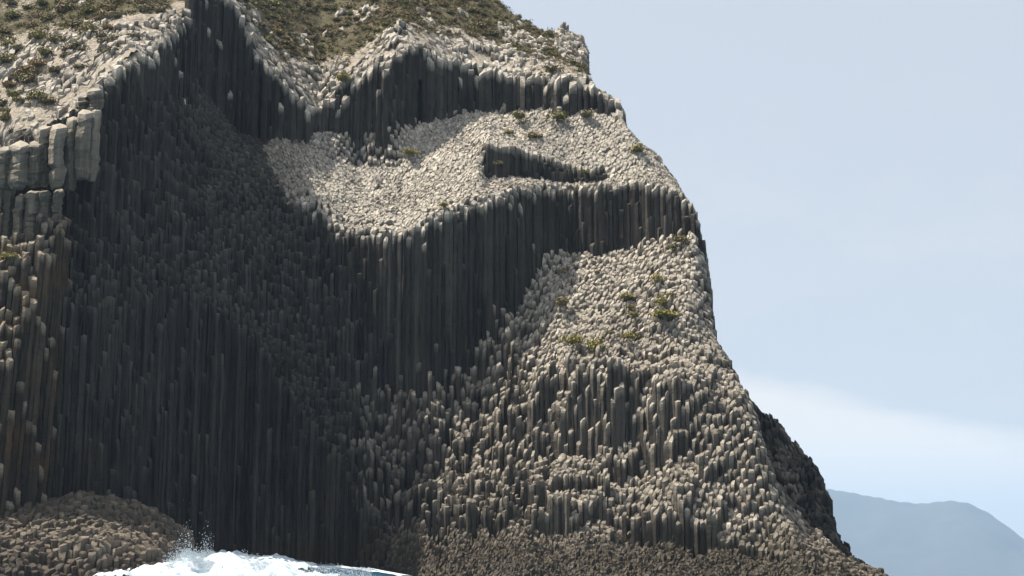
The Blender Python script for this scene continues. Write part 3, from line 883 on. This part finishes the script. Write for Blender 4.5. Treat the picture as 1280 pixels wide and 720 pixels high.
# shrubs on the pale slope over the buttress and on the hillside
r2 = np.random.default_rng(5)
spots = []
left_px = [(18, 20), (40, 30), (62, 22), (75, 12), (20, 60), (8, 75), (30, 90), (70, 50), (95, 30), (110, 12), (60, 68), (85, 62), (100, 55), (48, 82), (128, 45), (145, 50),
           (15, 105), (40, 100), (70, 92), (100, 85), (25, 128), (8, 150), (20, 165), (60, 130), (78, 125), (65, 148), (150, 20), (178, 15), (200, 16), (130, 22), (5, 40), (15, 5), (35, 8), (55, 3)]
left_px += [(int(r2.uniform(0, 205)), int(r2.uniform(2, 140))) for _ in range(34)]
left_px = [q for q in left_px if q[1] < 168 - 0.62 * q[0] or q[1] < 30]
for a, b in left_px:
    p = cliff.hit(a, b + 3)
    if p: spots.append((p, r2.uniform(1.3, 2.5), 'left'))
tries = 0
while len(spots) < 285 and tries < 20000:
    tries += 1
    a = r2.uniform(295, 735); b = r2.uniform(-5, 95)
    p = cliff.hit(a, b)
    if p is None: continue
    kq = float(cliff.knot(KK, np.array([p[0]]), np.array([p[1]]))[0])
    if p[1] < kq + 1.5: continue
    if p[1] > np.interp(p[0] / p[1], cliff.u, cliff.crest) + 3: continue
    if fbm(np.array([p[0] / 6]), np.array([p[1] / 6]), 91, 3)[0] > 0.25: continue
    if any((p[0] - q[0][0]) ** 2 + (p[1] - q[0][1]) ** 2 < 2.2 for q in spots): continue
    spots.append((p, r2.uniform(0.7, 1.7), 'hill'))
for p, s, wh in spots:
    z = float(hill_h(np.array([p[0]]), np.array([p[1]]))[0])
    o = put('scrub_bush', random.choice(proto), p[0], p[1], max(z, p[2] - .5) - 0.05, s, r2.uniform(.7, 1.1))
    if wh == 'left':
        tag(o, 'low olive brown bush among pale rocks on top of the buttress', 'shrub', 'bushes among the pale rocks of the buttress top')
    else:
        tag(o, 'low olive brown bush on the dry hillside above the cliff', 'shrub', 'bushes on the dry hillside')
# the unbroken low scrub between them
nc = 9500
qs = []
cx_ = r2.uniform(-130, 25, nc * 4); cy_ = r2.uniform(262, 385, nc * 4)
kq = cliff.knot(KK, cx_, cy_)
sel = (cy_ > kq - 1) & (cy_ < np.interp(cx_ / cy_, cliff.u, cliff.crest) + 8) & (cx_ / cy_ < 0.07) & (fbm(cx_ / 7, cy_ / 7, 91, 4) < 0.2 + 0.3 * hash2(cx_ * 10, cy_ * 10, 4) - 0.25 * (cx_ < -60))
cx_, cy_ = cx_[sel][:nc], cy_[sel][:nc]
cz_ = hill_h(cx_, cy_)
for q in range(len(cx_)):
    s = 0.4 + 0.65 * r2.random()
    qs.append(leaf_cloud(34, 0.16, 0.7, 1000 + q, 2, 0.35) * s + np.array([cx_[q], cy_[q], cz_[q]]))
q = np.concatenate(qs); k_ = len(q)
o = link('scrub', raw_mesh('scrub', q.reshape(-1, 3), np.arange(k_ * 4), np.arange(k_) * 4, np.full(k_, 4)), None)
m, nt, out = new_mat('low_scrub'); g = NT(nt)
bs = g.n('ShaderNodeBsdfPrincipled'); bs.inputs['Roughness'].default_value = 0.85; bs.inputs['Specular IOR Level'].default_value = 0.1
tc = g.n('ShaderNodeTexCoord').outputs['Object']
cA = g.mix(g.rng(g.noise(tc, 0.25, 4, .7), .35, .65), (0.115, 0.102, 0.05), (0.21, 0.165, 0.088))
cA = g.mix(g.rng(g.noise(tc, 0.11, 3), .48, .62, 0, .6), cA, (0.13, 0.125, 0.04))
g.l(cA, bs.inputs['Base Color']); g.l(bs.outputs[0], out.inputs['Surface'])
o.data.materials.append(m)
tag(o, 'low dry scrub covering the hillside between the bushes', 'scrub', kind='stuff')

# ------------------------------------------------------------------ haze
bm_v = [(x, y, z) for x in (-9000, 12000) for y in (-400, 30000) for z in (-3000, 0)]
HX0, HX1, HY0, HY1, HZ0, HZ1 = -6000, 12000, -300, 17500, -5.5, 900
vs = [(x, y, z) for z in (HZ0, HZ1) for (x, y) in ((HX0, HY0), (HX1, HY0), (HX1, HY1), (HX0, HY1))]
fs = [(3, 2, 1, 0), (4, 5, 6, 7), (0, 1, 5, 4), (1, 2, 6, 5), (2, 3, 7, 6), (3, 0, 4, 7)]
me = bpy.data.meshes.new('haze'); me.from_pydata(vs, [], fs); me.update()
m, nt, out = new_mat('haze'); g = NT(nt)
pv = g.n('ShaderNodeVolumePrincipled')
pv.inputs['Color'].default_value = (0.54, 0.75, 1.0, 1); pv.inputs['Density'].default_value = 4.9e-5
pv.inputs['Anisotropy'].default_value = 0.15
g.l(pv.outputs[0], out.inputs['Volume'])
o = link('haze', me, m)
tag(o, 'thin pale sea haze in the air', 'haze', kind='stuff')

# ------------------------------------------------------------------ light and sky
SUN = Vector((-0.485, 0.10, 0.87)).normalized()
sl = bpy.data.lights.new('sun', 'SUN'); sl.energy = 5.0; sl.angle = math.radians(0.5); sl.color = (1.0, 0.94, 0.84)
so = bpy.data.objects.new('sun', sl); COL.objects.link(so)
so.rotation_euler = SUN.to_track_quat('Z', 'Y').to_euler(); so.location = (-200, 100, 400)
w = bpy.data.worlds.new('World'); sc.world = w; w.use_nodes = True
nt = w.node_tree; nt.nodes.clear(); g = NT(nt)
out = g.n('ShaderNodeOutputWorld'); bg = g.n('ShaderNodeBackground')
sky = g.n('ShaderNodeTexSky'); sky.sky_type = 'NISHITA'; sky.sun_disc = False
sky.sun_elevation = math.asin(SUN.z); sky.sun_rotation = math.atan2(SUN.x, SUN.y)
sky.air_density = 1.0; sky.dust_density = 4.0; sky.ozone_density = 1.0; sky.altitude = 0
tc = g.n('ShaderNodeTexCoord').outputs['Generated']
sp = g.n('ShaderNodeSeparateXYZ'); g.l(tc, sp.inputs[0])
hy = g.math('MAXIMUM', g.math('ABSOLUTE', sp.outputs[1]), 0.02)
cu = g.math('DIVIDE', sp.outputs[0], hy); cv = g.math('DIVIDE', sp.outputs[2], hy)
cn = g.noise(g.mapping(tc, (9, 9, 26)), 1.0, 6, 0.6)
# cloud bank: its top falls from left to right
topv = g.math('ADD', g.math('MULTIPLY', cu, -0.235), 0.166)
dd = g.math('SUBTRACT', g.math('ADD', topv, g.math('MULTIPLY', g.math('SUBTRACT', cn, 0.5), 0.040)), cv)
cmask = g.math('MULTIPLY', g.rng(dd, -0.002, 0.022), g.rng(cv, 0.035, 0.085, 0.35, 1.0))
thin = g.math('MULTIPLY', g.rng(g.noise(g.mapping(tc, (4, 4, 11)), 1.0, 6, 0.65), 0.42, 0.75), 0.22)
cmask = g.math('MAXIMUM', cmask, thin)
pale_sky = g.mix(0.8, sky.outputs[0], (3.95, 4.15, 4.45))
skyc = g.mix(g.math('MULTIPLY', cmask, 0.9), pale_sky, (5.45, 5.2, 4.9))
g.l(skyc, bg.inputs['Color']); bg.inputs['Strength'].default_value = 0.10
g.l(bg.outputs[0], out.inputs['Surface'])

sc.view_settings.view_transform = 'Standard'; sc.view_settings.look = 'None'
sc.view_settings.gamma = 1.0; sc.view_settings.exposure = 0.8; sc.view_settings.use_curve_mapping = False
sc.render.engine = 'CYCLES'
cy = sc.cycles
cy.max_bounces = 5; cy.diffuse_bounces = 3; cy.glossy_bounces = 2; cy.volume_bounces = 1; cy.transparent_max_bounces = 4
cy.use_denoising = True
